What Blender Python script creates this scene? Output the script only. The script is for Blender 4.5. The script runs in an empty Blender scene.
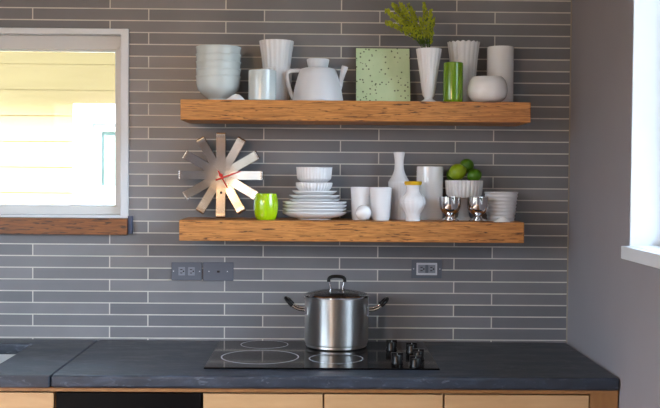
import bpy, bmesh, math, random
from mathutils import Vector, Matrix
random.seed(7)
PI = math.pi
scene = bpy.context.scene
COL = scene.collection

# ------------------------------------------------------------------ camera (measured from the tile grid)
YAW, PITCH, ROLL, F = -0.0121, 0.0273, 0.0077, 1007.0
CAM = Vector((-0.0544, -3.5974, 1.499))
fw = Vector((-math.sin(YAW)*math.cos(PITCH), math.cos(YAW)*math.cos(PITCH), -math.sin(PITCH)))
r0 = Vector((math.cos(YAW), math.sin(YAW), 0)); u0 = r0.cross(fw)
rt = math.cos(ROLL)*r0 + math.sin(ROLL)*u0
up = -math.sin(ROLL)*r0 + math.cos(ROLL)*u0
cd = bpy.data.cameras.new('camera'); cam = bpy.data.objects.new('camera', cd); COL.objects.link(cam)
cam.matrix_world = Matrix(((rt.x, up.x, -fw.x, CAM.x), (rt.y, up.y, -fw.y, CAM.y), (rt.z, up.z, -fw.z, CAM.z), (0, 0, 0, 1)))
cd.sensor_width = 36; cd.lens = 36*F/660; cd.clip_start = .05; cd.clip_end = 100
scene.camera = cam

def at(px, py, Y):
    "world point on the plane y=Y that measures to pixel (px,py) in the photograph"
    d = fw + rt*((px-330)/F) - up*((py-204)/F)
    t = (Y-CAM.y)/d.y
    return CAM + d*t
def sc(Y):
    return (Y-CAM.y)/F          # metres per pixel at depth Y

# ------------------------------------------------------------------ materials
def new_mat(name):
    m = bpy.data.materials.new(name); m.use_nodes = True
    nt = m.node_tree; b = nt.nodes['Principled BSDF']
    return m, nt, b
def srgb(r, g, b):
    f = lambda c: ((c/255)/12.92 if c/255 <= .04045 else ((c/255+.055)/1.055)**2.4)
    return (f(r), f(g), f(b), 1)
def add_noise(nt, scale=(1, 1, 1), ns=5, detail=4, rough=.55, dist=0):
    tc = nt.nodes.new('ShaderNodeTexCoord'); mp = nt.nodes.new('ShaderNodeMapping')
    mp.inputs['Scale'].default_value = scale
    n = nt.nodes.new('ShaderNodeTexNoise'); n.inputs['Scale'].default_value = ns
    n.inputs['Detail'].default_value = detail; n.inputs['Roughness'].default_value = rough
    n.inputs['Distortion'].default_value = dist
    nt.links.new(tc.outputs['Object'], mp.inputs['Vector']); nt.links.new(mp.outputs['Vector'], n.inputs['Vector'])
    return n
def ramp(nt, stops, src):
    r = nt.nodes.new('ShaderNodeValToRGB'); e = r.color_ramp.elements
    while len(e) < len(stops): e.new(.5)
    for i, (p, c) in enumerate(stops): e[i].position = p; e[i].color = c
    nt.links.new(src, r.inputs['Fac']); return r
def mixc(nt, fac, a, b, mode='MIX'):
    m = nt.nodes.new('ShaderNodeMix'); m.data_type = 'RGBA'; m.blend_type = mode
    for sock, v in ((m.inputs['Factor'], fac), (m.inputs['A'], a), (m.inputs['B'], b)):
        if hasattr(v, 'is_output'): nt.links.new(v, sock)
        else: sock.default_value = v
    # RGBA sockets have indices 6,7 ; make sure they are the ones linked
    return m
def mixrgb(nt, fac, a, b, mode='MIX'):
    m = nt.nodes.new('ShaderNodeMixRGB'); m.blend_type = mode
    for sock, v in ((m.inputs[0], fac), (m.inputs[1], a), (m.inputs[2], b)):
        if isinstance(v, bpy.types.NodeSocket): nt.links.new(v, sock)
        else: sock.default_value = v
    return m.outputs[0]
def bump(nt, b, h, strength=.2, dist=.002):
    bn = nt.nodes.new('ShaderNodeBump'); bn.inputs['Strength'].default_value = strength; bn.inputs['Distance'].default_value = dist
    nt.links.new(h, bn.inputs['Height']); nt.links.new(bn.outputs['Normal'], b.inputs['Normal'])
def simple(name, c, rough=.5, metal=0, var=.06, ns=8, spec=.5, coat=0, bumps=0, emit=None):
    m, nt, b = new_mat(name)
    n = add_noise(nt, ns=ns)
    lo = tuple(max(0, v*(1-var)) for v in c[:3])+(1,); hi = tuple(min(1, v*(1+var)) for v in c[:3])+(1,)
    r = ramp(nt, [(.3, lo), (.7, hi)], n.outputs['Fac'])
    nt.links.new(r.outputs['Color'], b.inputs['Base Color'])
    b.inputs['Roughness'].default_value = rough; b.inputs['Metallic'].default_value = metal
    b.inputs['Specular IOR Level'].default_value = spec; b.inputs['Coat Weight'].default_value = coat
    if bumps: bump(nt, b, n.outputs['Fac'], bumps)
    return m

XC, TP, TL, TZ = 0.8457, 0.04188, 0.4104, 2.0886
def tile_mat():
    m, nt, b = new_mat('grey_tile')
    g = nt.nodes.new('ShaderNodeNewGeometry'); sx = nt.nodes.new('ShaderNodeSeparateXYZ'); nt.links.new(g.outputs['Position'], sx.inputs[0])
    ux = nt.nodes.new('ShaderNodeMath'); ux.operation = 'ADD'; ux.inputs[1].default_value = -(XC-2/3*TL)+20*TL; nt.links.new(sx.outputs['X'], ux.inputs[0])
    uz = nt.nodes.new('ShaderNodeMath'); uz.operation = 'ADD'; uz.inputs[1].default_value = -TZ+100*TP; nt.links.new(sx.outputs['Z'], uz.inputs[0])
    cx = nt.nodes.new('ShaderNodeCombineXYZ'); nt.links.new(ux.outputs[0], cx.inputs[0]); nt.links.new(uz.outputs[0], cx.inputs[1])
    br = nt.nodes.new('ShaderNodeTexBrick'); br.offset = 1/3; br.offset_frequency = 2; br.squash = 1; br.squash_frequency = 2
    nt.links.new(cx.outputs[0], br.inputs['Vector'])
    br.inputs['Scale'].default_value = 1; br.inputs['Mortar Size'].default_value = .0023; br.inputs['Mortar Smooth'].default_value = .25
    br.inputs['Bias'].default_value = 0; br.inputs['Brick Width'].default_value = TL; br.inputs['Row Height'].default_value = TP
    br.inputs['Color1'].default_value = srgb(106, 108, 114); br.inputs['Color2'].default_value = srgb(126, 127, 132)
    br.inputs['Mortar'].default_value = srgb(206, 204, 198)
    n = add_noise(nt, (1, 1, 1), 5, 5)
    r = ramp(nt, [(.3, (.9, .9, .9, 1)), (.7, (1.06, 1.05, 1.04, 1))], n.outputs['Fac'])
    c = mixrgb(nt, 1, br.outputs['Color'], r.outputs['Color'], 'MULTIPLY')
    nt.links.new(c, b.inputs['Base Color'])
    rr = ramp(nt, [(0, (.34, .34, .34, 1)), (1, (.8, .8, .8, 1))], br.outputs['Fac'])
    nt.links.new(rr.outputs['Color'], b.inputs['Roughness'])
    inv = nt.nodes.new('ShaderNodeMath'); inv.operation = 'SUBTRACT'; inv.inputs[0].default_value = 1; nt.links.new(br.outputs['Fac'], inv.inputs[1])
    bump(nt, b, inv.outputs[0], .5, .0015)
    return m
def strand_wood(name, light, mid, dark, fl=.62):
    m, nt, b = new_mat(name)
    n1 = add_noise(nt, (2.2, 12, 30), 3.0, 6, .62, .4)
    r1 = ramp(nt, [(.30, mid), (.50, light), (.70, mid)], n1.outputs['Fac'])
    n2 = add_noise(nt, (12, 40, 110), 1.7, 3, .5, .3)
    r2 = ramp(nt, [(fl, (0, 0, 0, 1)), (fl+.07, (1, 1, 1, 1))], n2.outputs['Fac'])
    n3 = add_noise(nt, (7, 60, 160), 2, 2)
    r3 = ramp(nt, [(.35, (.72, .70, .66, 1)), (.6, (1.08, 1.06, 1.04, 1))], n3.outputs['Fac'])
    c = mixrgb(nt, 1, r1.outputs['Color'], r3.outputs['Color'], 'MULTIPLY')
    c = mixrgb(nt, r2.outputs['Color'], c, dark)
    nt.links.new(c, b.inputs['Base Color']); b.inputs['Roughness'].default_value = .42
    bump(nt, b, n2.outputs['Fac'], .25, .001)
    return m
def plain_wood(name, a, c2, scale=(1, 6, 1), rough=.4):
    m, nt, b = new_mat(name)
    n = add_noise(nt, scale, 6, 6, .6, .6)
    r = ramp(nt, [(.3, a), (.7, c2)], n.outputs['Fac'])
    nt.links.new(r.outputs['Color'], b.inputs['Base Color']); b.inputs['Roughness'].default_value = rough
    bump(nt, b, n.outputs['Fac'], .08, .001)
    return m
def slate_mat():
    m, nt, b = new_mat('slate')
    n = add_noise(nt, (1, 2.2, 3), 7, 8, .65, .5)
    r = ramp(nt, [(.3, srgb(30, 36, 46)), (.55, srgb(44, 52, 65)), (.78, srgb(74, 85, 102))], n.outputs['Fac'])
    n2 = add_noise(nt, (6, 30, 14), 4, 5, .6, 1)
    r2 = ramp(nt, [(.58, (0, 0, 0, 1)), (.8, (1, 1, 1, 1))], n2.outputs['Fac'])
    c = mixrgb(nt, r2.outputs['Color'], r.outputs['Color'], srgb(118, 126, 138))
    nt.links.new(c, b.inputs['Base Color'])
    rr = ramp(nt, [(.3, (.3, .3, .3, 1)), (.7, (.48, .48, .48, 1))], n.outputs['Fac'])
    nt.links.new(rr.outputs['Color'], b.inputs['Roughness'])
    bump(nt, b, n2.outputs['Fac'], .25, .002)
    return m
def steel(name, c=(.62, .61, .60, 1), rough=.25, aniso=0, brush=None, tangent=True):
    m, nt, b = new_mat(name)
    b.inputs['Metallic'].default_value = 1
    n = add_noise(nt, brush or (1, 1, 1), 10, 4)
    r = ramp(nt, [(.3, tuple(v*.9 for v in c[:3])+(1,)), (.7, c)], n.outputs['Fac'])
    nt.links.new(r.outputs['Color'], b.inputs['Base Color'])
    b.inputs['Roughness'].default_value = rough; b.inputs['Anisotropic'].default_value = aniso; b.inputs['Anisotropic Rotation'].default_value = .25
    if aniso and tangent:
        t = nt.nodes.new('ShaderNodeTangent'); t.direction_type = 'RADIAL'; t.axis = 'Z'
        nt.links.new(t.outputs[0], b.inputs['Tangent'])
    return m
def glass_thin(name, gloss=.08, tint=(.97, .99, 1, 1)):
    m, nt, b = new_mat(name)
    nt.nodes.remove(b); o = nt.nodes['Material Output']
    t = nt.nodes.new('ShaderNodeBsdfTransparent'); t.inputs[0].default_value = tint
    g = nt.nodes.new('ShaderNodeBsdfGlossy'); g.inputs['Roughness'].default_value = .03
    mx = nt.nodes.new('ShaderNodeMixShader'); mx.inputs[0].default_value = gloss
    fr = nt.nodes.new('ShaderNodeLayerWeight'); fr.inputs[0].default_value = gloss*2
    nt.links.new(fr.outputs[0], mx.inputs[0])
    nt.links.new(t.outputs[0], mx.inputs[1]); nt.links.new(g.outputs[0], mx.inputs[2]); nt.links.new(mx.outputs[0], o.inputs[0])
    return m
def speckle_mat():
    m, nt, b = new_mat('speckled_green')
    tc = nt.nodes.new('ShaderNodeTexCoord'); mp = nt.nodes.new('ShaderNodeMapping'); mp.inputs['Scale'].default_value = (1, .01, 1)
    nt.links.new(tc.outputs['Object'], mp.inputs['Vector'])
    v = nt.nodes.new('ShaderNodeTexVoronoi'); v.inputs['Scale'].default_value = 90; v.inputs['Randomness'].default_value = 1
    nt.links.new(mp.outputs['Vector'], v.inputs['Vector'])
    r = ramp(nt, [(.22, (1, 1, 1, 1)), (.32, (0, 0, 0, 1))], v.outputs['Distance'])
    sep = nt.nodes.new('ShaderNodeSeparateColor'); nt.links.new(v.outputs['Color'], sep.inputs[0])
    gt = nt.nodes.new('ShaderNodeMath'); gt.operation = 'GREATER_THAN'; gt.inputs[1].default_value = .45; nt.links.new(sep.outputs[0], gt.inputs[0])
    f = mixrgb(nt, 1, r.outputs['Color'], gt.outputs[0], 'MULTIPLY')
    n = add_noise(nt, (1, 1, 1), 14, 4)
    base = ramp(nt, [(.3, srgb(196, 224, 180)), (.7, srgb(212, 234, 196))], n.outputs['Fac'])
    c = mixrgb(nt, f, base.outputs['Color'], srgb(92, 118, 82))
    nt.links.new(c, b.inputs['Base Color']); b.inputs['Roughness'].default_value = .3
    return m
def siding_mat():
    m, nt, b = new_mat('yellow_siding')
    n = add_noise(nt, (.6, 1, 4), 3, 4)
    r = ramp(nt, [(.3, srgb(158, 132, 90)), (.7, srgb(166, 140, 97))], n.outputs['Fac'])
    nt.links.new(r.outputs['Color'], b.inputs['Base Color']); b.inputs['Roughness'].default_value = .7
    return m
M = dict(
    tile=tile_mat(), shelfwood=strand_wood('shelf_strand_wood', srgb(192, 132, 70), srgb(150, 94, 42), srgb(78, 44, 20), .60),
    sillwood=strand_wood('sill_strand_wood', srgb(140, 84, 36), srgb(104, 58, 24), srgb(56, 30, 12), .56),
    maple=plain_wood('maple', srgb(182, 144, 102), srgb(194, 157, 114), (1, 1, 5)),
    rail=plain_wood('cabinet_rail_wood', srgb(134, 92, 52), srgb(152, 108, 64), (5, 1, 1)),
    floor=plain_wood('floor_wood', srgb(120, 84, 54), srgb(150, 108, 72), (1, 8, 1)),
    slate=slate_mat(), ceramic=simple('white_ceramic', srgb(228, 231, 235), .16, var=.015, coat=.3),
    milk=simple('milk_glass', srgb(226, 229, 234), .22, var=.015, coat=.2),
    matte=simple('matte_porcelain', srgb(206, 211, 218), .34, var=.02),
    cool=simple('pale_blue_white_glaze', srgb(196, 209, 212), .2, var=.02, coat=.2),
    wall=simple('grey_wall_paint', srgb(140, 138, 144), .75, var=.03, ns=3, bumps=.05),
    white=simple('white_paint', srgb(212, 219, 226), .35, var=.02), plaster=simple('ceiling_paint', srgb(215, 212, 206), .8, var=.02),
    vinyl=simple('white_vinyl', srgb(206, 208, 208), .35, var=.02),
    black=simple('black_plastic', srgb(9, 9, 11), .3, var=.1, spec=.35), blackgloss=simple('black_gloss_panel', srgb(4, 4, 5), .35, var=.1, spec=.12),
    cooktop=simple('black_ceramic_glass', srgb(8, 8, 10), .08, var=.1, spec=.3), ring=simple('cooktop_print', srgb(170, 176, 184), .25, var=.05),
    plate=simple('grey_plastic_plate', srgb(92, 98, 110), .35, var=.03), slot=simple('slot_black', srgb(12, 12, 14), .5),
    chromewhite=simple('pale_grey_plastic', srgb(196, 200, 208), .3, var=.03),
    lime=simple('lime_glaze', srgb(160, 200, 10), .14, var=.04, coat=.5), green=simple('leaf_green_glass', srgb(100, 140, 8), .2, var=.06, coat=.4),
    yellow=simple('yellow_glaze', srgb(222, 182, 30), .35, var=.05), red=simple('red_hand', srgb(200, 28, 30), .4, var=.03),
    steel=steel('brushed_steel', (.74, .73, .71, 1), .36, .95), steel2=steel('ribbon_steel', (.50, .49, .48, 1), .24, 0, (3, 3, 3)),
    chrome=steel('chrome', (.72, .70, .70, 1), .08), basin=steel('sink_steel', (.75, .76, .76, 1), .35),
    glass=glass_thin('window_glass'), lidglass=glass_thin('lid_glass', .4, (.86, .9, .9, 1)), speckle=speckle_mat(), edge=simple('dark_tile_edge', srgb(64, 84, 58), .4),
    siding=siding_mat(), grass=simple('lawn', srgb(96, 118, 62), .9, var=.3, ns=20), darkpane=simple('dark_window_pane', srgb(120, 140, 135), .1, var=.1),
    stem=simple('stem_green', srgb(52, 84, 24), .5, var=.15), blossom=simple('yellow_green_blossom', srgb(148, 158, 24), .6, var=.35, ns=60),
    leaf=simple('dark_leaf', srgb(70, 98, 20), .5, var=.25, ns=40),
    recept=simple('mid_grey_receptacle', srgb(128, 134, 146), .35, var=.03),
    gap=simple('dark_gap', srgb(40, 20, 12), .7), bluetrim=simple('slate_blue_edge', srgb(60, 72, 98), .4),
    limegreen=simple('lime_skin_green', srgb(70, 118, 18), .35, var=.2, ns=30, bumps=.15), limeyellow=simple('lime_skin_yellow', srgb(132, 160, 26), .35, var=.2, ns=30, bumps=.15),
)

# ------------------------------------------------------------------ mesh helpers
def link(name, bm, mat, parent=None, smooth=False, loc=None, bevel=0, rot=None):
    bmesh.ops.remove_doubles(bm, verts=bm.verts, dist=1e-6)
    bmesh.ops.recalc_face_normals(bm, faces=bm.faces)
    me = bpy.data.meshes.new(name); bm.to_mesh(me); bm.free()
    if smooth:
        for p in me.polygons: p.use_smooth = True
    o = bpy.data.objects.new(name, me); COL.objects.link(o)
    for mm in (mat if isinstance(mat, (list, tuple)) else [mat]): me.materials.append(mm)
    if parent: o.parent = parent
    if loc is not None: o.location = loc
    if rot is not None: o.rotation_euler = rot
    if bevel:
        b = o.modifiers.new('bevel', 'BEVEL'); b.width = bevel; b.segments = 3; b.limit_method = 'ANGLE'; b.angle_limit = .6
        for p in me.polygons: p.use_smooth = True
        w = o.modifiers.new('wn', 'WEIGHTED_NORMAL')
    elif smooth:
        s = o.modifiers.new('es', 'EDGE_SPLIT'); s.split_angle = math.radians(38)
    return o
def box(bm, x0, x1, y0, y1, z0, z1):
    vs = [bm.verts.new(p) for p in ((x0, y0, z0), (x1, y0, z0), (x1, y1, z0), (x0, y1, z0), (x0, y0, z1), (x1, y0, z1), (x1, y1, z1), (x0, y1, z1))]
    for f in ((0, 3, 2, 1), (4, 5, 6, 7), (0, 1, 5, 4), (1, 2, 6, 5), (2, 3, 7, 6), (3, 0, 4, 7)): bm.faces.new([vs[i] for i in f])
    return vs
def boxbm(*a):
    bm = bmesh.new(); box(bm, *a); return bm
def frame_xy(bm, o, i, z0, z1):
    "rectangular ring lying flat: o,i = (x0,x1,y0,y1)"
    def loop(r, z): return [bm.verts.new((r[a], r[b], z)) for a, b in ((0, 2), (1, 2), (1, 3), (0, 3))]
    ob, ib, ot, it = loop(o, z0), loop(i, z0), loop(o, z1), loop(i, z1)
    for k in range(4):
        n = (k+1) % 4
        for q in ((ot[k], ot[n], it[n], it[k]), (ob[n], ob[k], ib[k], ib[n]), (ob[k], ob[n], ot[n], ot[k]), (ib[n], ib[k], it[k], it[n])): bm.faces.new(q)
def frame_xz(bm, o, i, y0, y1):
    "rectangular ring standing in the xz plane"
    n0 = len(bm.verts)
    frame_xy(bm, o, i, y0, y1)
    bm.verts.ensure_lookup_table()
    for v in bm.verts[n0:]: x, y, z = v.co; v.co = (x, z, y)
def frame_yz(bm, o, i, x0, x1):
    n0 = len(bm.verts)
    frame_xy(bm, o, i, x0, x1)
    bm.verts.ensure_lookup_table()
    for v in bm.verts[n0:]: x, y, z = v.co; v.co = (z, x, y)
def lathe(bm, prof, n=48, mod=None, close=True):
    "prof = [(r,z)] ; mod(theta,r,z)->r"
    rings = []
    for r, z in prof:
        if r < 1e-6: rings.append([bm.verts.new((0, 0, z))]); continue
        ring = []
        for k in range(n):
            t = 2*PI*k/n; rr = mod(t, r, z) if mod else r
            ring.append(bm.verts.new((rr*math.cos(t), rr*math.sin(t), z)))
        rings.append(ring)
    for a, b in zip(rings, rings[1:]):
        if len(a) == 1 and len(b) == 1: continue
        for k in range(n):
            j = (k+1) % n
            if len(a) == 1: bm.faces.new((a[0], b[k], b[j]))
            elif len(b) == 1: bm.faces.new((a[j], a[k], b[0]))
            else: bm.faces.new((a[k], a[j], b[j], b[k]))
def tube(bm, pts, rad, n=10, caps=True, flat=1):
    pts = [Vector(p) for p in pts]; rings = []
    rads = rad if isinstance(rad, (list, tuple)) else [rad]*len(pts)
    prev = None
    for i, p in enumerate(pts):
        d = (pts[min(i+1, len(pts)-1)]-pts[max(i-1, 0)]).normalized()
        if prev is None:
            a = Vector((0, 0, 1)) if abs(d.z) < .9 else Vector((1, 0, 0)); s = d.cross(a).normalized()
        else: s = (prev-d*prev.dot(d)).normalized()
        prev = s; t = d.cross(s)
        rings.append([bm.verts.new(p+s*math.cos(2*PI*k/n)*rads[i]+t*math.sin(2*PI*k/n)*rads[i]*flat) for k in range(n)])
    for a, b in zip(rings, rings[1:]):
        for k in range(n): j = (k+1) % n; bm.faces.new((a[k], a[j], b[j], b[k]))
    if caps: bm.faces.new(rings[0][::-1]); bm.faces.new(rings[-1])
def spline(pts, m=6):
    P = [Vector(p) for p in pts]; P = [P[0]*2-P[1]]+P+[P[-1]*2-P[-2]]; out = []
    for i in range(1, len(P)-2):
        for k in range(m):
            t = k/m; a, b, c, d = P[i-1:i+3]
            out.append(.5*((2*b)+(c-a)*t+(2*a-5*b+4*c-d)*t*t+(3*b-a-3*c+d)*t**3))
    out.append(P[-2]); return out
def spl2(prof, m=5):
    return [(max(p.x, 0), p.y) for p in spline([(r, z, 0) for r, z in prof], m)]
def vessel(prof, t, floor=None):
    "closed wall from an outer profile (bottom to top) with wall thickness t"
    fl = floor or t*1.3
    inner = [(max(r-t, .0005), z) for r, z in prof if z > fl]
    top = prof[-1]
    out = [(0, prof[0][1])] + list(prof) + [(top[0]-t*.5, top[1]+t*.35)] + inner[::-1]
    out += [(inner[0][0]*.9, fl), (0, fl)]
    return out
def tag(o, label=None, cat=None, group=None, kind=None):
    if label: o['label'] = label
    if cat: o['category'] = cat
    if group: o['group'] = group
    if kind: o['kind'] = kind
    return o
def empty(name, loc, label=None, cat=None, group=None, kind=None, rot=0):
    o = bpy.data.objects.new(name, None); COL.objects.link(o); o.location = loc; o.rotation_euler = (0, 0, rot); o.empty_display_size = .05
    return tag(o, label, cat, group, kind)
def struct(o): return tag(o, kind='structure')

# ------------------------------------------------------------------ the room
CH = 2.62; RX0, RY0 = -2.7, -5.6
ZC = .91
# left window opening in the tiled wall
wr = at(129, 120, 0).x; wt = at(60, 28.5, 0).z; wb = at(60, 217.5, 0).z; wl = wr-1.35
bm = bmesh.new(); frame_xz(bm, (RX0, XC+.12, 0, CH), (wl, wr, wb, wt), 0, .12)
struct(link('wall_back', bm, M['tile']))
# right wall with window opening
ws = at(623, 246.5, -.62)
SY0 = -.70; SY1 = SY0-2.3
szt = 1.302; wtop = 2.28
bm = bmesh.new(); frame_yz(bm, (RY0, .0, 0, CH), (SY1, SY0, szt, wtop), XC, XC+.12)
struct(link('wall_right', bm, M['wall']))
bm = bmesh.new(); frame_yz(bm, (RY0, .12, 0, CH), (-4.9, -1.9, .85, 2.3), RX0-.12, RX0); struct(link('wall_left', bm, M['wall']))
bm = bmesh.new(); frame_yz(bm, (-4.9, -1.9, .85, 2.3), (-4.86, -1.94, .89, 2.26), RX0-.115, RX0-.005); box(bm, RX0-.09, RX0-.04, -3.42, -3.38, .89, 2.26); struct(link('light_opening_left', bm, M['white']))  # frame of an unseen opening, added to let side daylight in
struct(link('floor', boxbm(RX0-.12, XC+.12, RY0, .12, -.05, 0), M['floor']))
struct(link('ceiling', boxbm(RX0-.12, XC+.12, RY0-.1, .3, CH, CH+.08), M['plaster']))
struct(link('sky_blocker', boxbm(RX0-.3, XC+.4, RY0-.3, .45, CH+.081, 5.6), M['plaster']))  # unseen block added to cut sky light on the neighbour's siding
bm = bmesh.new(); frame_xz(bm, (RX0, XC+.12, 0, CH), (-2.55, -1.75, .02, 2.2), RY0-.12, RY0)
struct(link('wall_rear', bm, M['wall']))
bm = bmesh.new(); frame_xz(bm, (-2.55, -1.75, .02, 2.2), (-2.5, -1.8, .08, 2.14), RY0-.09, RY0-.03)
d = link('light_opening_rear', bm, M['white']); struct(d)  # frame of an added opening behind the camera, there to admit daylight
# grout line / painted edge at the corner of tile and side wall
struct(link('trim_1', boxbm(XC-.004, XC, -.004, -.0, ZC, CH), simple('caulk', srgb(150, 142, 132), .7)))

# ---- window 1 (left, behind the sink)
w1 = empty('window_1', ((wl+wr)/2, 0, wb)); struct(w1)
def rel(o, r): return o
def part(name, bm, mat, parent, **k):
    "geometry given in world coordinates, stored relative to the (unrotated) parent"
    off = Vector(parent.location)
    if parent.parent: off = off+Vector(parent.parent.location)
    bm.transform(Matrix.Translation(-off)); return link(name, bm, mat, parent, **k)
px = sc(0)
bm = bmesh.new(); frame_xz(bm, (wl, wr, wb, wt), (wl+.028, wr-.028, wb+.010, wt-.020), -.012, .115); part('window_frame', bm, M['white'], w1, bevel=.002)
bm = bmesh.new(); frame_xz(bm, (wl+.028, wr-.028, wb+.010, wt-.02), (wl+.075, wr-.052, wb+.040, wt-.070), .03, .075); part('window_sash', bm, M['vinyl'], w1, bevel=.003)
bm = bmesh.new(); frame_xz(bm, (wl+.075, wr-.052, wb+.040, wt-.070), (wl+.08, wr-.058, wb+.045, wt-.076), .045, .068); part('glazing_bead', bm, M['white'], w1)
part('pane', boxbm(wl+.075, wr-.053, .052, .057, wb+.040, wt-.071), M['glass'], w1)
bm = bmesh.new()
c = Vector((wr-.046, .024, wt-.062)); lathe(bm, [(0, 0), (.007, 0), (.007, .005), (0, .006)], 16); bm.transform(Matrix.Translation(c) @ Matrix.Rotation(PI/2, 4, 'X')); part('stop_button', bm, M['vinyl'], w1)
# wooden apron under the window and its blue-grey end trim
a0 = at(60, 218, -.035); a1 = at(127, 235, -.035)
struct(link('trim_2', boxbm(wl-.03, a1.x, -.035, .0, a1.z, a0.z-.001), M['sillwood'], bevel=.002))
e0 = at(127.5, 216, -.02); e1 = at(132, 234, -.02)
struct(link('trim_3', boxbm(e0.x+.001, e1.x, -.02, 0, e1.z, e0.z), M['bluetrim'], bevel=.001))

# ---- window 2 (right wall)
w2 = empty('window_2', (XC, (SY0+SY1)/2, szt)); struct(w2)
bm = bmesh.new(); frame_yz(bm, (SY1, SY0, szt, wtop), (SY1+.008, SY0-.006, szt+.004, wtop-.008), XC+.002, XC+.118); part('window_frame', bm, M['white'], w2, bevel=.001)
bm = bmesh.new(); frame_yz(bm, (SY1+.008, SY0-.006, szt+.004, wtop-.008), (SY1+.03, SY0-.02, szt+.03, wtop-.03), XC+.098, XC+.116); part('window_sash', bm, M['white'], w2, bevel=.002)
part('pane', boxbm(XC+.105, XC+.109, SY1+.03, SY0-.02, szt+.03, wtop-.03), M['glass'], w2)
part('window_sill', boxbm(XC-.022, XC+.06, SY1-.06, SY0+.002, szt-.034, szt+.003), M['white'], w2, bevel=.002)

# ------------------------------------------------------------------ countertop, cabinets
CT = .038; CDY = -.65
seam = at(50, 376, CDY).x
sx1 = at(24, 350, -.2).x+.0; hole = (sx1-.55, sx1, -.52, -.10)
bm = bmesh.new(); frame_xy(bm, (RX0, seam-.0005, CDY, 0), hole, ZC-CT, ZC)
tag(link('countertop', bm, M['slate'], bevel=.006), 'dark slate countertop slab with the sink cut into it, left of the seam', 'countertop', 'slate countertop slabs')
tag(link('countertop', boxbm(seam+.0005, XC-.004, CDY, 0, ZC-CT, ZC), M['slate'], bevel=.009), 'long dark slate countertop slab carrying the cooktop, up to the right wall', 'countertop', 'slate countertop slabs')
sk = empty('sink', ((hole[0]+hole[1])/2, (hole[2]+hole[3])/2, .72), 'steel undermount sink in the countertop below the window, cut by the photo edge', 'sink')
bm = bmesh.new()
X0, X1, Y0, Y1 = hole[0]-.006, hole[1]+.006, hole[2]-.006, hole[3]+.006
frame_xy(bm, (X0-.012, X1+.012, Y0-.012, Y1+.012), (X0, X1, Y0, Y1), .70, ZC-CT-.001)
box(bm, X0-.012, X1+.012, Y0-.012, Y1+.012, .69, .70)
part('basin', bm, M['basin'], sk)
bm = bmesh.new(); lathe(bm, [(0, 0), (.045, 0), (.045, .004), (.03, .002), (0, .001)], 24); bm.transform(Matrix.Translation(((X0+X1)/2, (Y0+Y1)/2, .7001))); part('drain', bm, M['chrome'], sk, smooth=True)

FY = -.615   # cabinet face plane
zt = ZC-CT-.001
xs = [at(p, 400, FY).x for p in (57, 203, 323.5, 443, 588)]
def cabinet(x0, x1, label, drawer=True, doors=1):
    t = empty('base_cabinet', ((x0+x1)/2, -.3, 0), label, 'cabinet', 'maple base cabinets under the countertop')
    bm = bmesh.new()
    # open carcass: sides, back, bottom, rail
    box(bm, x0+.0005, x0+.018, FY, -.01, .1, zt); box(bm, x1-.018, x1-.0005, FY, -.01, .1, zt); box(bm, x0+.018, x1-.018, -.02, -.01, .1, zt if x0 > -.8 else .68)
    box(bm, x0+.018, x1-.018, FY, -.02, .1, .118)
    part('carcass', bm, M['maple'], t)
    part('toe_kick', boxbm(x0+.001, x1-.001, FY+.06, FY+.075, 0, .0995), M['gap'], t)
    w = (x1-x0)
    z1 = zt-.016
    if drawer:
        part('drawer', boxbm(x0+.003, x1-.003, FY-.020, FY-.0005, z1-.145, z1), M['maple'], t, bevel=.0015); z1 -= .149
    for k in range(doors):
        part('door', boxbm(x0+.003+k*w/doors, x0+w*(k+1)/doors-.003, FY-.020, FY-.0005, .104, z1), M['maple'], t, bevel=.0015)
    return t
cabinet(RX0+.5, xs[0]-.002, 'pale maple base cabinet under the sink, left of the black dishwasher', False, 2)
cabinet(xs[1], xs[2], 'pale maple base cabinet just right of the black dishwasher')
cabinet(xs[2], xs[3], 'pale maple base cabinet under the pot and cooktop knobs, second right of the dishwasher')
cabinet(xs[3], xs[4], 'pale maple base cabinet nearest the right wall, beside the narrow filler')
fx = at(616, 400, FY).x
tag(link('cabinet_filler', boxbm(xs[4]+.001, fx, FY-.02, -.012, .0, zt-.001), M['rail'], bevel=.001), 'narrow orange-brown filler panel between the last cabinet and right wall', 'filler panel')
tag(link('trim_strip', boxbm(RX0, fx, FY-.024, FY-.0205, zt-.0105, zt), M['rail']), 'thin orange-brown wood strip running under the front edge of the countertop', 'trim strip')
dw = empty('dishwasher', ((xs[0]+xs[1])/2, -.3, 0), 'black dishwasher between the pale maple cabinets, under the countertop', 'dishwasher')
part('tub', boxbm(xs[0]+.004, xs[1]-.004, FY+.01, -.03, .1, zt-.02), M['black'], dw)
part('control_panel', boxbm(xs[0]+.002, xs[1]-.002, FY-.022, FY+.01, .76, zt-.0145), M['blackgloss'], dw, bevel=.004)
part('door', boxbm(xs[0]+.002, xs[1]-.002, FY-.018, FY+.01, .12, .757), M['blackgloss'], dw, bevel=.003)
hb = bmesh.new(); tube(hb, [(xs[0]+.08, FY-.024, .725), (xs[0]+.08, FY-.055, .725), (xs[1]-.08, FY-.055, .725), (xs[1]-.08, FY-.024, .725)], .008); part('handle', hb, M['black'], dw, smooth=True)
part('toe_kick', boxbm(xs[0]+.004, xs[1]-.004, FY+.04, FY+.06, 0, .1), M['black'], dw)

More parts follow.
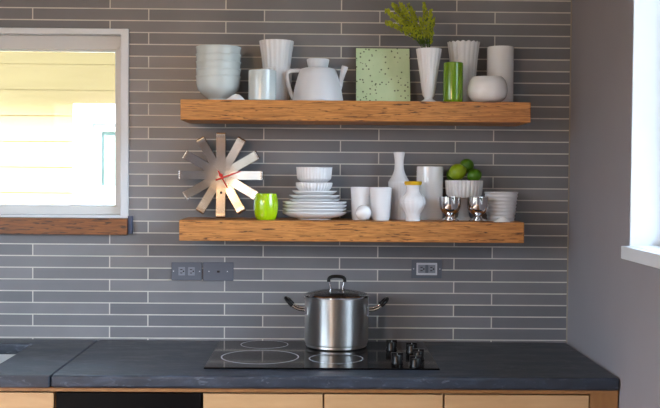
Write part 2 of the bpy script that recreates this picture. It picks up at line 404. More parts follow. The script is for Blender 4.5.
# ------------------------------------------------------------------ cooktop
def onz(pxx, pyy, z):
    d = fw + rt*((pxx-330)/F) - up*((pyy-204)/F); t = (z-CAM.z)/d.z
    return CAM+d*t
gl = onz(203.8, 367.5, ZC+.005); gr = onz(440, 369, ZC+.005)
cy0 = (gl.y+gr.y)/2; cy1 = -.045
ct = empty('cooktop', ((gl.x+gr.x)/2, (cy0+cy1)/2, ZC), 'black ceramic glass cooktop set on the slate counter under the pot', 'cooktop')
part('glass_top', boxbm(gl.x, gr.x, cy0, cy1, ZC+.0003, ZC+.006), M['cooktop'], ct, bevel=.0015)
def ring(pxx, pyy, rp, w=.0022):
    p = onz(pxx, pyy, ZC+.006); r = rp*sc(p.y); b = bmesh.new()
    lathe(b, [(r-w, .0001), (r-w, .0004), (r+w, .0004), (r+w, .0001)], 72)
    # cross hair marks
    bm2 = b
    b.transform(Matrix.Translation((p.x, p.y, ZC+.006))); part('burner_ring', b, M['ring'], ct)
ring(260, 356.8, 38.5); ring(264.5, 344.4, 23.5, .0014); ring(336, 358.6, 27, .0022)
pot_c = Vector((at(336.3, 340, -.15).x, -.15, ZC+.007))
for (kx, ky) in ((391.5, 349.5), (411.5, 352), (397, 363), (418.5, 359), (415.5, 366.5)):
    p = onz(kx, ky, ZC+.006); b = bmesh.new()
    lathe(b, [(0, 0), (.019, 0), (.019, .004), (.017, .008), (.0165, .022), (.014, .026), (0, .027)], 24)
    for v in b.verts:
        if v.co.z > .02: v.co.x *= 1.0
    box(b, -.018, .018, -.0055, .0055, .010, .033)
    b.transform(Matrix.Translation((p.x, p.y, ZC+.0061)) @ Matrix.Rotation(random.uniform(-.15, .15), 4, 'Z')); k = part('knob', b, M['black'], ct, smooth=True)
    b = boxbm(-.0010, .0010, -.0064, -.0055, .024, .032); b.transform(Matrix.Translation((p.x, p.y, ZC+.0061))); part('knob_mark', b, M['ring'], ct)

# ------------------------------------------------------------------ stock pot
pt = empty('stock_pot', pot_c, 'stainless steel stock pot with glass lid and black-tipped handles on the cooktop', 'pot')
pr = .1085; u = sc(-.15)
ph = (at(336, 296, -.15).z-pot_c.z)
b = bmesh.new()
lathe(b, [(0, .0005), (pr*.93, .0005), (pr*.965, .004), (pr*.965, .010), (pr*.985, .0125), (pr, .018), (pr, ph-.008), (pr*1.02, ph-.003), (pr*1.025, ph), (pr*.985, ph), (pr*.975, ph-.008), (pr*.975, .014), (0, .014)], 96)
link('pot_body', b, M['steel'], pt, smooth=True)
b = bmesh.new(); lathe(b, [(pr*1.035, ph+.0005), (pr*1.035, ph+.005), (pr*.97, ph+.0085), (pr*.95, ph+.006), (pr*.95, ph+.0005), (pr*1.035, ph+.0005)], 96)
lid = link('lid_rim', b, M['chrome'], pt, smooth=True)
b = bmesh.new(); lathe(b, [(pr*.97, ph+.0072), (pr*.82, ph+.0125), (pr*.55, ph+.0185), (pr*.25, ph+.0225), (0, ph+.024), ], 64)
lathe(b, [(0, ph+.020), (pr*.25, ph+.0185), (pr*.55, ph+.0145), (pr*.82, ph+.0085), (pr*.965, ph+.004)], 64)
link('glass_lid', b, M['lidglass'], pt, smooth=True)
lz = ph+.021
for s in (-1, 1):
    b = bmesh.new(); tube(b, spline([(s*.021, 0, lz-.004), (s*.021, 0, lz+.006), (s*.0245, 0, lz+.022), (s*.0265, 0, lz+.034)]), .0033)
    lathe(b, [(0, lz-.003), (.008, lz-.003), (.007, lz+.001), (0, lz+.002)], 16)
    for v in b.verts:
        if abs(v.co.x) < .0081 and v.co.z < lz+.0021 and abs(v.co.y) < .0081 and abs(abs(v.co.x)-.021) > .0045: v.co.x += s*.021
    link('lid_post', b, M['chrome'], pt, smooth=True)
b = bmesh.new(); tube(b, spline([(-.0275, 0, lz+.028), (-.0265, 0, lz+.039), (-.018, 0, lz+.045), (0, 0, lz+.047), (.018, 0, lz+.045), (.0265, 0, lz+.039), (.0275, 0, lz+.028)]), .0062, 12)
link('lid_handle', b, M['black'], pt, smooth=True)
for s in (-1, 1):
    b = bmesh.new(); tube(b, spline([(s*(pr+.042), -.030, ph-.031), (s*(pr+.056), -.026, ph-.017), (s*(pr+.064), -.012, ph-.010), (s*(pr+.066), 0, ph-.0085), (s*(pr+.064), .012, ph-.010), (s*(pr+.056), .026, ph-.017), (s*(pr+.042), .030, ph-.031)]), .0072, 12)
    h = link('side_handle', b, M['black'], pt, smooth=True)
    for yy in (-.030, .030):
        b = bmesh.new()
        tube(b, spline([(s*(pr-.001), yy, ph-.046), (s*(pr+.022), yy, ph-.043), (s*(pr+.042), yy*.95, ph-.032), (s*(pr+.054), yy*.8, ph-.019)]), .0042)
        box(b, min(s*(pr-.007), s*(pr+.001)), max(s*(pr-.007), s*(pr+.001)), yy-.009, yy+.009, ph-.060, ph-.034)
        link('handle_bracket', b, M['chrome'], h, smooth=True)

# ------------------------------------------------------------------ shelves
SD = -.24
def shelf(xl, xr, yt_, yb_, label):
    a = at(xl, yt_, SD); c = at(xr, yb_, SD); mt = at(353, yt_, SD).z; mb = at(353, yb_, SD).z
    tag(link('floating_shelf', boxbm(a.x, c.x, SD, -.0005, mb, mt), M['shelfwood'], bevel=.003), label, 'shelf', 'floating wooden shelves')
    return mt
SU = shelf(180.3, 530.8, 100.7, 121.3, 'upper thick orange strand-wood floating shelf on the grey tiles')
SL = shelf(179.0, 524.2, 221.2, 242.0, 'lower thick orange strand-wood floating shelf, under the clock and plates')

def item(name, pxx, Y, zb, prof, mat, label=None, cat=None, group=None, n=56, mod=None, t=None, sm=True, parent=None, dz=0, solid=False, fine=0):
    "lathed thing: profile given in photograph pixels (radius, height) and turned into metres at its depth"
    s = sc(Y); P = [(r*s, h*s) for r, h in prof]
    if fine: P = spl2(P, fine)
    P = P if solid else vessel(P, (t or .8)*s)
    b = bmesh.new(); lathe(b, P, n, mod)
    x = at(pxx, 160, Y).x
    # the lean of the picture: take the pixel column at the object's own height
    x = at(pxx, 90 if zb > 1.6 else 205, Y).x
    o = link(name, b, mat, parent, smooth=sm, loc=None if parent else (x, Y, zb+.0004+dz))
    if label: tag(o, label, cat, group)
    return o
def flutes(n, a, h0=None):
    return lambda t, r, z: r*(1+a*(abs(math.cos(n*t/2))-.6))
def at_h(zb, Y, py):     # height of a pixel row above a shelf at depth Y
    return at(350, py, Y).z-zb

# ---- upper shelf
# stacked bowls: five nested
bp = [(10.6, 0), (10.6, 1.2), (10.4, 3), (15.6, 6.8), (19.4, 11), (21.2, 15.5), (21.8, 20), (22, 22.8), (22.6, 24.2), (22.6, 25)]
grp = 'nested white bowls'
names = ['white glazed bowl at the bottom of the tall nested stack', 'white bowl second from the bottom of the nested stack', 'white bowl in the middle of the nested stack of five',
         'white bowl second from the top of the nested stack', 'white glazed bowl topmost in the nested stack, rim open']
first = None
for k in range(5):
    if first is None:
        o = first = item('bowl', 218.3, -.135, SU, bp, M['cool'], names[0], 'bowl', grp, t=.7, fine=2)
    else:
        o = first.copy(); COL.objects.link(o); o['label'] = names[k]; o.location.z = first.location.z+k*7.2*sc(-.135)
# little white ornaments
def ornament(pxx, Y, zb, wp, hp, label):
    s = sc(Y); b = bmesh.new(); W = wp*s/2; H = hp*s; n = 14; rings = []
    for i in range(n+1):
        t = i/n; x = -W+2*W*t
        h = H*(.10+.9*max(0, math.sin(PI*min(1, t**1.25)))**1.1) if 0 < t < 1 else H*.12
        d = .012*(.15+math.sin(PI*t)**.7)
        rings.append([b.verts.new((x, d*math.cos(a), max(0, h*math.sin(a)))) for a in [PI*j/8 for j in range(9)]])
    for a, c in zip(rings, rings[1:]):
        for j in range(8): b.faces.new((a[j], c[j], c[j+1], a[j+1]))
        b.faces.new((a[8], c[8], c[0], a[0]))
    b.faces.new(rings[0]); b.faces.new(rings[-1][::-1])
    o = link('ceramic_ornament', b, M['ceramic'], smooth=True, loc=(at(pxx, 90 if zb > 1.6 else 205, Y).x, Y, zb+.0004)); return tag(o, label, 'ornament')
ornament(235, -.205, SU, 20, 6.5, 'small low white ceramic ornament on the upper shelf beside the nested bowls')
ornament(502, -.222, SL, 17, 5, 'small low white ceramic ornament in front of the ribbed white pot')
# two stacked fluted tumblers
fl = lambda t, r, z: r*(1+.035*(abs(math.cos(10*t))-.6))
o = item('fluted_tumbler', 276.3, -.075, SU, [(13, 0), (13.3, 1), (14.2, 15), (16, 34)], M['milk'], 'white fluted tumbler holding the other, behind the short white cup', 'tumbler', 'stacked fluted tumblers', n=120, mod=fl, t=.6)
o = item('fluted_tumbler', 276.3, -.075, SU, [(12.0, 0), (12.3, 1), (13.4, 10), (15.3, 26), (17.2, 38)], M['milk'], 'white fluted tumbler standing up out of the one below, tallest left of teapot', 'tumbler', 'stacked fluted tumblers', n=120, mod=fl, t=.6, dz=23.5*sc(-.075))
item('cup', 262.3, -.185, SU, [(13, 0), (13.8, .7), (13.9, 4), (13.9, 26), (13.7, 30)], M['cool'], 'short straight-sided white cup in front of the fluted tumblers', 'cup', t=.9)
# teapot
ty = -.14; s = sc(ty); x = at(317.8, 90, ty).x
tp = empty('teapot', (x, ty, SU+.0004), 'white conical teapot with flat lid and looped handle, left of speckled tile', 'teapot')
b = bmesh.new(); lathe(b, [(r*s, h*s) for r, h in [(0, 0), (25, 0), (25.6, 1), (25.4, 2.5), (23.2, 14), (20.4, 25), (18.4, 31), (17, 33), (14, 33.8), (11, 34), (0, 34)]], 64); link('body', b, M['matte'], tp, smooth=True)
b = bmesh.new(); lathe(b, [(r*s, h*s) for r, h in [(0, 34.1), (9.6, 34.1), (9.8, 35), (11.2, 41.5), (11.2, 42.5), (10.4, 43), (0, 42.6)]], 48); link('lid', b, M['matte'], tp, smooth=True)
b = bmesh.new(); tube(b, spline([(p[0]*s, 0, p[1]*s) for p in [(-15, 31), (-21, 31.6), (-28, 30.6), (-30.6, 26.5), (-29.5, 19), (-27, 10), (-24.5, 4)]]), [1.5*s]*37, 12, flat=1.3); link('handle', b, M['matte'], tp, smooth=True)
b = bmesh.new(); pp = spline([(p[0]*s, 0, p[1]*s) for p in [(18, 8), (21.8, 17), (24, 26), (27.0, 36)]]); tube(b, pp, [(4.0-1.7*min(1, i/9)+(max(0, i-10))*.13)*s for i in range(len(pp))], 16); link('spout', b, M['matte'], tp, smooth=True)
# speckled tile leaning on the wall
Y = -.045; a = at(356, 48, Y); c = at(410, 101, Y)
tl = empty('decorative_tile', ((a.x+c.x)/2, -.075, SU+.0006), 'square pale green speckled tile leaning on the wall on the upper shelf', 'tile')
w = (c.x-a.x)/2; h = (a.z-SU)*1.06
b = boxbm(-w+.0012, w-.0012, -.0002, .006, .0012, h-.0012); f1 = link('speckled_face', b, M['speckle'], tl)
b = bmesh.new(); frame_xz(b, (-w, w, 0, h), (-w+.0012, w-.0012, .0012, h-.0012), .0, .0065); f2 = link('dark_edge', b, M['edge'], tl)
tl.rotation_euler = (-math.atan2(.062, h), 0, 0)
# footed fluted vase with greenery
vy = -.15
fv = lambda t, r, z: r*(1+.045*(abs(math.cos(8*t))-.6)) if z > 8*sc(vy) else r
vprof = [(9.2, 0), (9.2, .8), (8, 1.8), (4.2, 4), (4.2, 5.2), (6.2, 8), (7.3, 16), (8.8, 28), (10.6, 40), (12.2, 50), (12.7, 53.6)]
vo = item('vase', 428.6, vy, SU, vprof, M['milk'], 'footed white fluted vase holding the yellow-green sprigs', 'vase', 'white vases on the upper shelf', n=112, mod=fv, t=.8)
bo = empty('flower_bouquet', (vo.location.x, vy, SU+.03), 'bunch of feathery yellow-green flower sprigs standing in the footed vase', 'flowers')
def sprig(tx, ty_, wid, yoff, n, seed):
    rnd = random.Random(seed)
    tip = at(tx, ty_, vy+yoff); base = Vector((vo.location.x+rnd.uniform(-.004, .004), vy+rnd.uniform(-.004, .004), SU+.04))
    nk = Vector((vo.location.x+(tip.x-vo.location.x)*.16, vy+yoff*.15, SU+.186))
    pts = spline([base, nk, nk.lerp(tip, .55)+Vector((0, 0, .012)), tip], 7)
    b = bmesh.new(); tube(b, pts, [.0016-.001*i/len(pts) for i in range(len(pts))], 6)
    st = part('stem', b, M['stem'], bo, smooth=True)
    b = bmesh.new(); b2 = bmesh.new()
    def blob(B, p, r, stretch):
        q = rnd.random()*PI*2; e = rnd.uniform(-.9, .9)
        m = Matrix.Translation(p) @ Matrix.Rotation(q, 4, 'Z') @ Matrix.Rotation(e, 4, 'X') @ Matrix.Diagonal((r, r, r*stretch, 1))
        bmesh.ops.create_icosphere(B, subdivisions=1, radius=1, matrix=m)
    m0 = int(len(pts)*.42)
    for _ in range(n):
        u_ = rnd.random()**.8; i = m0+u_*(len(pts)-1-m0); k = int(i); p = pts[k].lerp(pts[min(k+1, len(pts)-1)], i-k)
        rad = wid*(1.05-.75*u_)*rnd.random()**.6; a_ = rnd.random()*2*PI
        p = p+Vector((math.cos(a_)*rad, math.sin(a_)*rad*.8, rnd.uniform(-.004, .010)+rad*.35))
        blob(b, p, rnd.uniform(.0018, .0035), rnd.uniform(1.1, 2))
    for _ in range(n//3):
        u_ = rnd.random(); i = m0*.9+u_*(len(pts)-1-m0); k = int(i); p = pts[min(k, len(pts)-1)]
        a_ = rnd.random()*2*PI; l = rnd.uniform(.010, .02)*(1.1-.5*u_); dvec = Vector((math.cos(a_), math.sin(a_), rnd.uniform(.3, 1.2))).normalized(); s_ = dvec.cross(Vector((0, 0, 1))).normalized()*.0022
        v = [b2.verts.new(q_) for q_ in (p, p+dvec*l*.5+s_, p+dvec*l, p+dvec*l*.5-s_)]; b2.faces.new(v)
    part('blossom_cluster', b, M['blossom'], st); part('leaf_cluster', b2, M['leaf'], st)
for i, a_ in enumerate([(386, 12, .020, -.01, 190), (393, 6, .020, .012, 190), (400, 5, .019, -.012, 180), (408, 6, .016, .01, 140), (387, 24, .018, 0, 150), (399, 20, .018, -.02, 160), (406, 30, .012, .01, 80),
                        (424, 5, .014, .004, 130), (431, 12, .013, -.01, 120), (434, 20, .010, .01, 70), (420, 20, .014, -.012, 110), (429, 28, .012, .006, 80), (432, 42, .007, -.01, 30)]):
    sprig(a_[0], a_[1], a_[2], a_[3], a_[4], i*3+1)
item('tumbler', 453, -.195, SU, [(9.3, 0), (9.8, .6), (9.9, 3), (9.9, 37.5), (9.7, 39.2)], M['green'], 'dark green glass cylinder in front of the wide fluted vase', 'tumbler', t=.8)
sc_f = lambda t, r, z: r*(1+.05*(abs(math.cos(9*t))-.5)*min(1, .25+z/(60*sc(-.07))))
def scal(t, r, z): return sc_f(t, r, z)
sv = item('vase', 463.2, -.06, SU, [(10.5, 0), (11, 1), (11.6, 12), (12.6, 30), (14, 48), (15.3, 58), (16, 62)], M['milk'], 'white fluted vase with scalloped rim behind the green cylinder', 'vase', 'white vases on the upper shelf', n=126, mod=scal, t=.8)
for v in sv.data.vertices:
    hh = v.co.z/sc(-.06)
    if hh > 55: v.co.z += (hh-55)/7*.0022*(abs(math.cos(9*math.atan2(v.co.y, v.co.x)))*2-1)
item('vase', 500, -.06, SU, [(12.6, 0), (13, .8), (13.2, 3), (13.3, 56), (13.1, 58)], M['ceramic'], 'plain tall white cylinder vase, rightmost on the upper shelf', 'vase', 'white vases on the upper shelf', t=.9)
item('round_bowl', 487.3, -.185, SU, [(9.5, 0), (13, .8), (17.4, 4.2), (19.6, 9), (20, 13), (19.2, 18.5), (17.4, 22.6), (15.6, 24.8), (15, 25.4)], M['ceramic'], 'squat round glossy white bowl in front of the rightmost cylinder vase', 'bowl', t=1, fine=4)

# ---- lower shelf: ribbon clock
cyk = -.085
cc = at(221, 177, cyk); R = 42.4*sc(cyk)
bz = SL+.002
if cc.z-R < bz: cc.z = bz+R
ck = empty('wall_clock', (cc.x, 0, cc.z), 'round clock of twelve brushed steel ribbons with red hands', 'clock')
def rel_link(name, b, mat, **k): return link(name, b, mat, ck, **k)
for k in range(12):
    a_ = k*PI/6; wdt = (4.5 if k % 6 == 0 else 4.2)*sc(cyk); b = bmesh.new()
    # ribbon loop: front leaf, bent end, back leaf returning to the hub
    L = R; th = .0008; front = cyk; prof = [(.0, front), (L*.35, front-.002), (L*.7, front-.009), (L-.010, front-.015), (L-.002, front-.013), (L, front+.004), (L-.004, front+.012), (L*.75, front+.024), (L*.3, front+.042), (.006, front+.045)]
    P = spline([(0, y, r) for r, y in prof], 4); vs = []
    for i, p in enumerate(P):
        d_ = (P[min(i+1, len(P)-1)]-P[max(i-1, 0)]).normalized(); nrm = Vector((0, d_.z, -d_.y))*th
        vs.append([b.verts.new((sx*wdt, p.y+q*nrm.y, p.z+q*nrm.z)) for sx, q in ((-1, -1), (1, -1), (1, 1), (-1, 1))])
    for v0, v1 in zip(vs, vs[1:]):
        for j in range(4): b.faces.new((v0[j], v0[(j+1) % 4], v1[(j+1) % 4], v1[j]))
    b.faces.new(vs[0][::-1]); b.faces.new(vs[-1])
    yofs = (-.0012 if k % 6 == 0 else .0009*(k % 3))
    b.transform(Matrix.Translation((0, yofs, 0)) @ Matrix.Rotation(a_, 4, 'Y'))
    rel_link('steel_ribbon', b, M['steel2'], smooth=True)
b = bmesh.new(); lathe(b, [(0, 0), (.035, 0), (.035, .036), (0, .036)], 40); b.transform(Matrix.Translation((0, -.0005, 0)) @ Matrix.Rotation(PI/2, 4, 'X')); rel_link('movement_case', b, M['plate'], smooth=True)
def hand(x0, y0, x1, y1, w_, yy):
    p0 = at(x0, y0, cyk)-Vector((cc.x, cyk, cc.z)); p1 = at(x1, y1, cyk)-Vector((cc.x, cyk, cc.z)); b = bmesh.new()
    d_ = (p1-p0).normalized(); n_ = Vector((-d_.z, 0, d_.x))*w_
    q = []
    for y_ in (yy, yy+.0012): q.append([b.verts.new((p+sg*n_*(1 if p is p0 else .6)).to_tuple()[:1]+(y_,)+((p+sg*n_*(1 if p is p0 else .6)).z,)) for p, sg in ((p0, 1), (p1, 1), (p1, -1), (p0, -1))])
    b.faces.new(q[0]); b.faces.new(q[1][::-1])
    for j in range(4): b.faces.new((q[0][j], q[1][j], q[1][(j+1) % 4], q[0][(j+1) % 4]))
    return b
rel_link('minute_hand', hand(216, 180, 240.5, 171.3, .0026, cyk-.010), M['red']); rel_link('hour_hand', hand(218.3, 170.8, 227.5, 188, .0022, cyk-.0075), M['red'])
b = bmesh.new(); lathe(b, [(0, 0), (.006, 0), (.006, .008), (0, .009)], 20); b.transform(Matrix.Translation((0, cyk-.0035, 0)) @ Matrix.Rotation(PI/2, 4, 'X')); rel_link('hand_pivot', b, M['red'], smooth=True)
p = at(221.3, 192.6, cyk)-Vector((cc.x, cyk, cc.z))
b = bmesh.new(); lathe(b, [(0, 0), (.0045, 0), (.0045, .0012), (0, .0012)], 20); b.transform(Matrix.Translation((p.x, cyk-.0046, p.z)) @ Matrix.Rotation(PI/2, 4, 'X')); rel_link('hanging_hole', b, M['slot'])

item('cup', 266, -.19, SL, [(8.5, 0), (9.6, .6), (11.4, 5), (12.2, 12), (11.9, 19), (11, 24), (10.7, 26)], M['lime'], 'small glossy lime green barrel-shaped cup right of the clock', 'cup', t=.7, fine=3)
# plates and bowls stack
py_ = -.125; s = sc(py_)
z = 0; plates = None
px_l = 314.5
lbl = ['large white plate at the bottom of the plate stack', 'large white plate second from the bottom of the plate stack', 'large white plate third from the bottom of the stack', 'large white plate topmost of the large ones, under the small plates']
for k in range(4):
    if k == 0:
        P = [(17, 0), (17.5, 1), (22, 1.8), (27, 3.2), (31, 5.6), (32.3, 7.2), (32.2, 7.8), (31, 7.0), (26.5, 4.4), (21, 2.8), (0, 2.4)]
        p0 = item('plate', px_l, py_, SL, [(0, 0)]+P, M['ceramic'], lbl[0], 'plate', 'large white plates', solid=True, n=72)
        o = p0
    else:
        o = p0.copy(); COL.objects.link(o); o['label'] = lbl[k]; o.location.z = p0.location.z+k*3.4*s
zs = 3*3.4+3.3
lbl = ['small white plate lowest of the three resting on the large plates', 'small white plate in the middle of the three small ones', 'small white plate on top, right under the ribbed bowls']
P = [(0, 0), (14, 0), (14.4, .9), (18, 1.8), (23.5, 4.4), (25.6, 6.2), (25.5, 6.8), (24.2, 6.2), (18.5, 3.2), (14, 2.3), (0, 2.1)]
q0 = None
for k in range(3):
    if q0 is None:
        q0 = item('plate', px_l, py_, SL, P, M['ceramic'], lbl[0], 'plate', 'small white plates', solid=True, n=72, dz=zs*s)
    else:
        o = q0.copy(); COL.objects.link(o); o['label'] = lbl[k]; o.location.z = q0.location.z+k*4.2*s
        if k == 2: o.scale = (.88, .88, 1)
zs2 = zs+2*4.2+2.2
rib = lambda t, r, z: r*(1+.03*(abs(math.cos(16*t))-.6))
bpf = [(8, 0), (8.4, .8), (12, 2.4), (16, 6), (17.8, 9.5), (18.2, 12.5)]
item('ribbed_bowl', 314, py_, SL, bpf, M['milk'], 'ribbed white bowl on the plates, lower of the two', 'bowl', 'ribbed white bowls', n=128, mod=rib, dz=zs2*s, fine=3)
item('ribbed_bowl', 314, py_, SL, [(8, 0), (8.4, .8), (12, 2.6), (15.6, 5.5), (17, 8), (17.8, 17), (18.4, 18)], M['milk'], 'ribbed white bowl on top of the plate stack, upper of the two', 'bowl', 'ribbed white bowls', n=128, mod=rib, dz=(zs2+9.8)*s, fine=3)
# tumblers & ball
item('tumbler', 361.3, -.125, SL, [(8.8, 0), (9.2, .6), (9.8, 5), (10.9, 32.5)], M['milk'], 'plain tapered white tumbler behind the small white ball', 'tumbler', 'plain white tumblers', t=.6)
item('tumbler', 380.6, -.165, SL, [(8.4, 0), (8.8, .6), (9.6, 5), (11.4, 33)], M['milk'], 'plain tapered white tumbler left of the urn-shaped jar, beside the bottle vase', 'tumbler', 'plain white tumblers', t=.6)
b = bmesh.new(); r_ = 7.9*sc(-.205)
lathe(b, [(r_*math.sin(PI*i/20), r_-r_*math.cos(PI*i/20)) for i in range(21)], 36)
tag(link('egg_ornament', b, M['ceramic'], smooth=True, loc=(at(363.6, 205, -.205).x, -.205, SL+.0003)), 'small round white egg-like ball in front of the left plain tumbler', 'ornament')
# bottle vase
rb = lambda t, r, z: r*(1+.012*math.cos(22*t))
item('bottle_vase', 398.8, -.075, SL, [(8.8, 0), (9.2, 1), (9.8, 8), (10, 20), (10.6, 34), (10.9, 36.4), (10.4, 38.2), (7.4, 43), (5.2, 48.5), (4.5, 55), (4.7, 60), (5.6, 65.8), (5.9, 67)], M['milk'], 'tall white bottle vase with a narrow neck on the lower shelf', 'vase', n=88, mod=rb, t=1, fine=3)
# urn jar
def quilt(t, r, z):
    zz = z/sc(-.2)
    return r*(1+.035*math.cos(8*t+zz*.9)*math.cos(8*t-zz*.9)) if 8 < zz < 26 else r
jar = empty('urn_jar', (at(412.9, 205, -.2).x, -.2, SL+.0004), 'quilted white urn-shaped jar with a yellow rim', 'jar')
s = sc(-.2)
P = spl2([(r*s, h*s) for r, h in [(7.2, 0), (7.4, 1.2), (7, 3), (8.4, 8), (11.2, 13), (12.6, 18.5), (11.6, 23.5), (8.6, 27), (6.8, 30), (6.7, 33), (7.6, 36)]], 4)
b = bmesh.new(); lathe(b, vessel(P, .8*s), 96, quilt); link('body', b, M['milk'], jar, smooth=True)
b = bmesh.new(); lathe(b, [(r*s, h*s) for r, h in [(6.6, 36.4), (7.8, 36), (8.6, 37), (8.9, 39), (8.2, 39.8), (6, 39.2), (0, 38.8)]]+[(0, 36.5*s), (6.6*s, 36.4*s)], 40); link('rim', b, M['yellow'], jar, smooth=True)['label'] = 'yellow rim'
item('cylinder_vase', 429.6, -.09, SL, [(12.4, 0), (13, .7), (13.2, 3), (13.3, 51), (13.1, 53)], M['ceramic'], 'tall white cylinder vase behind the urn-shaped jar', 'vase', t=.9)
# pedestal bowl with limes
pb = lambda t, r, z: r*(1+.045*(abs(math.cos(13*t))-.6)) if z > 22*sc(-.09) else r
ped = [(9.5, 0), (9.4, 1), (6, 3), (5, 8), (5.2, 17), (8, 21), (15, 22.6), (17.6, 26), (18.4, 33), (18.8, 39.6)]
PY = -.1
po = item('pedestal_bowl', 463.8, PY, SL, ped, M['milk'], 'white ribbed pedestal bowl filled with limes', 'bowl', n=104, mod=pb, t=.8, fine=0)
# the bowl cavity of a stemmed vessel
bpy.data.objects.remove(po)
s = sc(PY); b = bmesh.new()
pr_ = [(0, 0)]+ped+[(18.2, 39.9), (17.6, 39.6), (17.2, 34), (16.4, 28), (14, 24.6), (0, 24)]
lathe(b, [(r*s, h*s) for r, h in pr_], 104, pb)
po = tag(link('pedestal_bowl', b, M['milk'], smooth=True, loc=(at(463.8, 205, PY).x, PY, SL+.0004)), 'white ribbed pedestal bowl filled with limes', 'bowl')
def lime(pxx, pyy, rp, Y, mat, label, rot):
    s = sc(Y); r = rp*s; b = bmesh.new(); P = []
    for i in range(25):
        a_ = PI*i/24; nip = .13*r*math.exp(-((a_)/.22)**2)+.13*r*math.exp(-((PI-a_)/.22)**2)
        P.append((r*.93*math.sin(a_), -(r*.99+nip)*math.cos(a_)))
    P[0] = (0, P[0][1]); P[-1] = (0, P[-1][1]); lathe(b, P, 32)
    tag(link('lime', b, mat, smooth=True, loc=at(pxx, pyy, Y), rot=rot), label, 'lime', 'limes in the pedestal bowl')
lime(457.4, 172, 8.7, -.122, M['limeyellow'], 'yellowish lime at the front left of the pedestal bowl', (.3, 1.2, 0))
lime(474.4, 175.4, 7.4, -.115, M['limegreen'], 'green lime at the front right of the pedestal bowl', (.2, 1.3, .5))
lime(466.6, 166, 7.8, -.080, M['limegreen'], 'green lime highest in the pile in the pedestal bowl', (.9, .4, 0))
lime(452.2, 174.8, 6.4, -.070, M['limegreen'], 'dark green lime mostly hidden at the left back of the pedestal bowl', (1.2, .2, .4))
# chrome cups
cup_l = ['shiny steel footed cup in front of the cylinder vase, left of the pair', 'shiny steel footed cup beside the ribbed white pot, right of the pair']
cp = [(0, 0), (9, 0), (9.3, .7), (8.4, 1.8), (4.8, 3.6), (3.8, 5.2), (4.6, 6.8), (8.2, 9), (10.2, 13), (10.9, 18), (10.9, 24.2), (10.5, 24.4), (10.3, 18), (9.5, 13.5), (7, 10.2), (0, 9)]
c0 = item('steel_cup', 449.9, -.2, SL, cp, M['chrome'], cup_l[0], 'cup', 'steel cups', solid=True, n=48)
o = c0.copy(); COL.objects.link(o); o['label'] = cup_l[1]; o.location.x = at(477.9, 205, -.2).x
rings_ = lambda t, r, z: r*(1+.022*math.cos(z/(3.5*sc(-.13))*2*PI))
s_ = [(13, 0), (13.4, .5)]+[(13.4+3.2*i/88, .5+28.2*i/88) for i in range(1, 89)]
item('ribbed_pot', 501, -.13, SL, s_, M['matte'], 'white pot with horizontal ribs at the right end of the lower shelf', 'pot', t=.9, mod=rings_)

# ------------------------------------------------------------------ outlets
def outlet(x0, y0, x1, y1, kind, label):
    a = at(x0, y0, -.004); c = at(x1, y1, -.004); cx_, cz_ = (a.x+c.x)/2, (a.z+c.z)/2; w, h = (c.x-a.x)/2, (a.z-c.z)/2
    t = empty('electrical_outlet' if kind != 'switch' else 'light_switch', (cx_, -.0003, cz_), label, 'outlet' if kind != 'switch' else 'switch')
    P = lambda *q: boxbm(*q)
    link('cover_plate', P(-w, w, -.006, 0, -h, h), M['plate'], t, bevel=.002)
    if kind == 'switch':
        link('switch_frame', P(-.012, .012, -.0068, -.006, -.007, .007), M['plate'], t)
        link('toggle', P(-.004, .006, -.013, -.0068, -.0035, .0035), M['slot'], t, bevel=.001)
    else:
        if kind == 'decor':
            b = bmesh.new(); frame_xz(b, (-w*.68, w*.68, -h*.66, h*.66), (-w*.56, w*.56, -h*.44, h*.44), -.0085, -.006); link('receptacle_frame', b, M['chromewhite'], t, bevel=.001)['label'] = 'pale receptacle frame'
        for s in (-1, 1):
            rc = link('receptacle', P(s*w*.32-w*.22, s*w*.32+w*.22, -.0078, -.006, -h*.46, h*.46), M['recept'], t, bevel=.001)
            for dz_ in (-.006, .006):
                link('slot', P(s*w*.32-.0052, s*w*.32+.0028, -.0081, -.0077, dz_-.0014, dz_+.0014), M['slot'], rc)
            bb = bmesh.new(); lathe(bb, [(0, 0), (.0028, 0), (.0028, .0004), (0, .0004)], 12); bb.transform(Matrix.Translation((s*w*.32+.0068, -.0077, 0)) @ Matrix.Rotation(PI/2, 4, 'X')); link('ground_hole', bb, M['slot'], rc)
    for s in (-1, 1):
        bb = bmesh.new(); lathe(bb, [(0, 0), (.0022, 0), (.002, .0007), (0, .0009)], 12); bb.transform(Matrix.Translation((s*w*.86 if kind != 'switch' else s*w*.6, -.006, 0)) @ Matrix.Rotation(PI/2, 4, 'X')); link('screw', bb, M['chromewhite'], t)
outlet(171.5, 262, 201.8, 280.4, 'duplex', 'grey double outlet plate on the tiles, leftmost of the three plates')
outlet(203, 262, 233.5, 280.8, 'switch', 'grey cover plate with a small toggle, directly right of the left outlet')
outlet(411.5, 259.5, 441.8, 278.3, 'decor', 'grey outlet with pale inner frame on the tiles right of the pot')

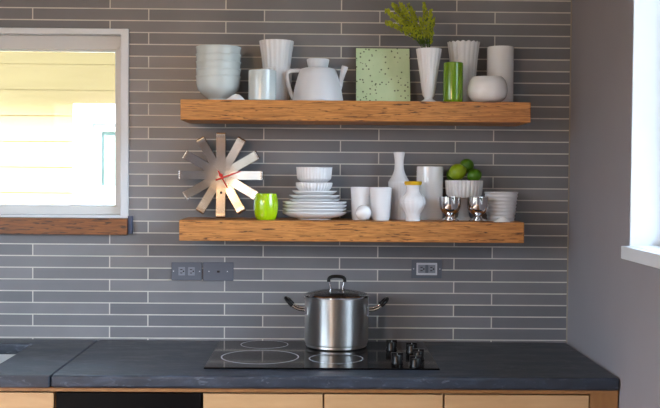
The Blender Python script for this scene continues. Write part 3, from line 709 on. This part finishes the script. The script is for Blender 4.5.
# ------------------------------------------------------------------ outside
struct(link('ground', boxbm(-9, 9, .13, 9, -.65, -.6), M['grass']))
NY = 2.6
hs = empty('neighbour_house', (-3.0, NY, -.6), 'yellow clapboard house with a white-framed window outside the left window', 'house')
p = .157; z00 = at(60, 192.5, NY).z
b = bmesh.new(); k0 = int((z00+.6)/p)+1
z = z00-k0*p
while z < 3.2:
    v = [b.verts.new(q) for q in ((-7, NY-.010, z), (1.2, NY-.010, z), (1.2, NY-.006, z+p), (-7, NY-.006, z+p), (-7, NY, z), (1.2, NY, z))]
    b.faces.new((v[0], v[1], v[2], v[3])); b.faces.new((v[4], v[5], v[1], v[0])); z += p
box(b, -7, 1.2, NY+.001, NY+.1, -.6, 3.2)
part('siding', b, M['siding'], hs)
n0 = at(75, 104, NY); n1 = at(150, 214, NY)
nw = bpy.data.objects.new('window', None); COL.objects.link(nw); nw.parent = hs; nw.location = Vector((n0.x, NY, n1.z))-Vector(hs.location)
b = bmesh.new(); frame_xz(b, (n0.x, n1.x, n1.z, n0.z), (n0.x+.12, n1.x-.12, n1.z+.12, n0.z-.12), NY-.05, NY); part('casing', b, M['white'], nw, bevel=.004)
b = bmesh.new(); frame_xz(b, (n0.x+.12, n1.x-.12, n1.z+.12, n0.z-.12), (n0.x+.17, n1.x-.17, n1.z+.17, n0.z-.17), NY-.035, NY); part('sash', b, M['white'], nw, bevel=.004)
part('pane', boxbm(n0.x+.16, n1.x-.16, NY-.02, NY-.01, n1.z+.16, n0.z-.16), M['darkpane'], nw)
part('eave', boxbm(-7.2, 1.4, NY-.83, NY+.1, 3.2, 3.26), M['white'], hs)

# ------------------------------------------------------------------ light
W = bpy.data.worlds.new('sky'); scene.world = W; W.use_nodes = True; nt = W.node_tree; bg = nt.nodes['Background']
g = nt.nodes.new('ShaderNodeTexCoord'); sp = nt.nodes.new('ShaderNodeSeparateXYZ'); nt.links.new(g.outputs['Generated'], sp.inputs[0])
r = nt.nodes.new('ShaderNodeValToRGB'); r.color_ramp.elements[0].position = .0; r.color_ramp.elements[0].color = (.12, .13, .12, 1)
r.color_ramp.elements[1].position = .12; r.color_ramp.elements[1].color = (.70, .84, 1, 1)
nt.links.new(sp.outputs['Z'], r.inputs[0]); nt.links.new(r.outputs[0], bg.inputs[0]); bg.inputs[1].default_value = 14
def light(name, typ, loc, target, power, color, **k):
    l = bpy.data.lights.new(name, typ); l.energy = power; l.color = color
    for a_, v in k.items(): setattr(l, a_, v)
    o = bpy.data.objects.new(name, l); COL.objects.link(o); o.location = loc
    d_ = Vector(target)-Vector(loc); o.rotation_euler = d_.to_track_quat('-Z', 'Y').to_euler(); return o
light('sun', 'SUN', (-8, -8, 13.5), (0, 0, 0), 46, (1, .95, .9), angle=math.radians(5))
light('pendant_lamp_warm', 'AREA', (-1.0, -2.9, 1.95), (-.35, 0, 1.3), 9.5, (1, .55, .24), shape='DISK', size=.2)
light('fill_light_rear', 'AREA', (-.3, -3.3, 2.58), (-.3, -3.0, 0), 3, (1, .86, .7), shape='DISK', size=.3)  # overhead fill added to brighten the room, no known fixture
scene.view_settings.view_transform = 'Standard'; scene.view_settings.look = 'None'
scene.view_settings.exposure = 0; scene.view_settings.gamma = 1
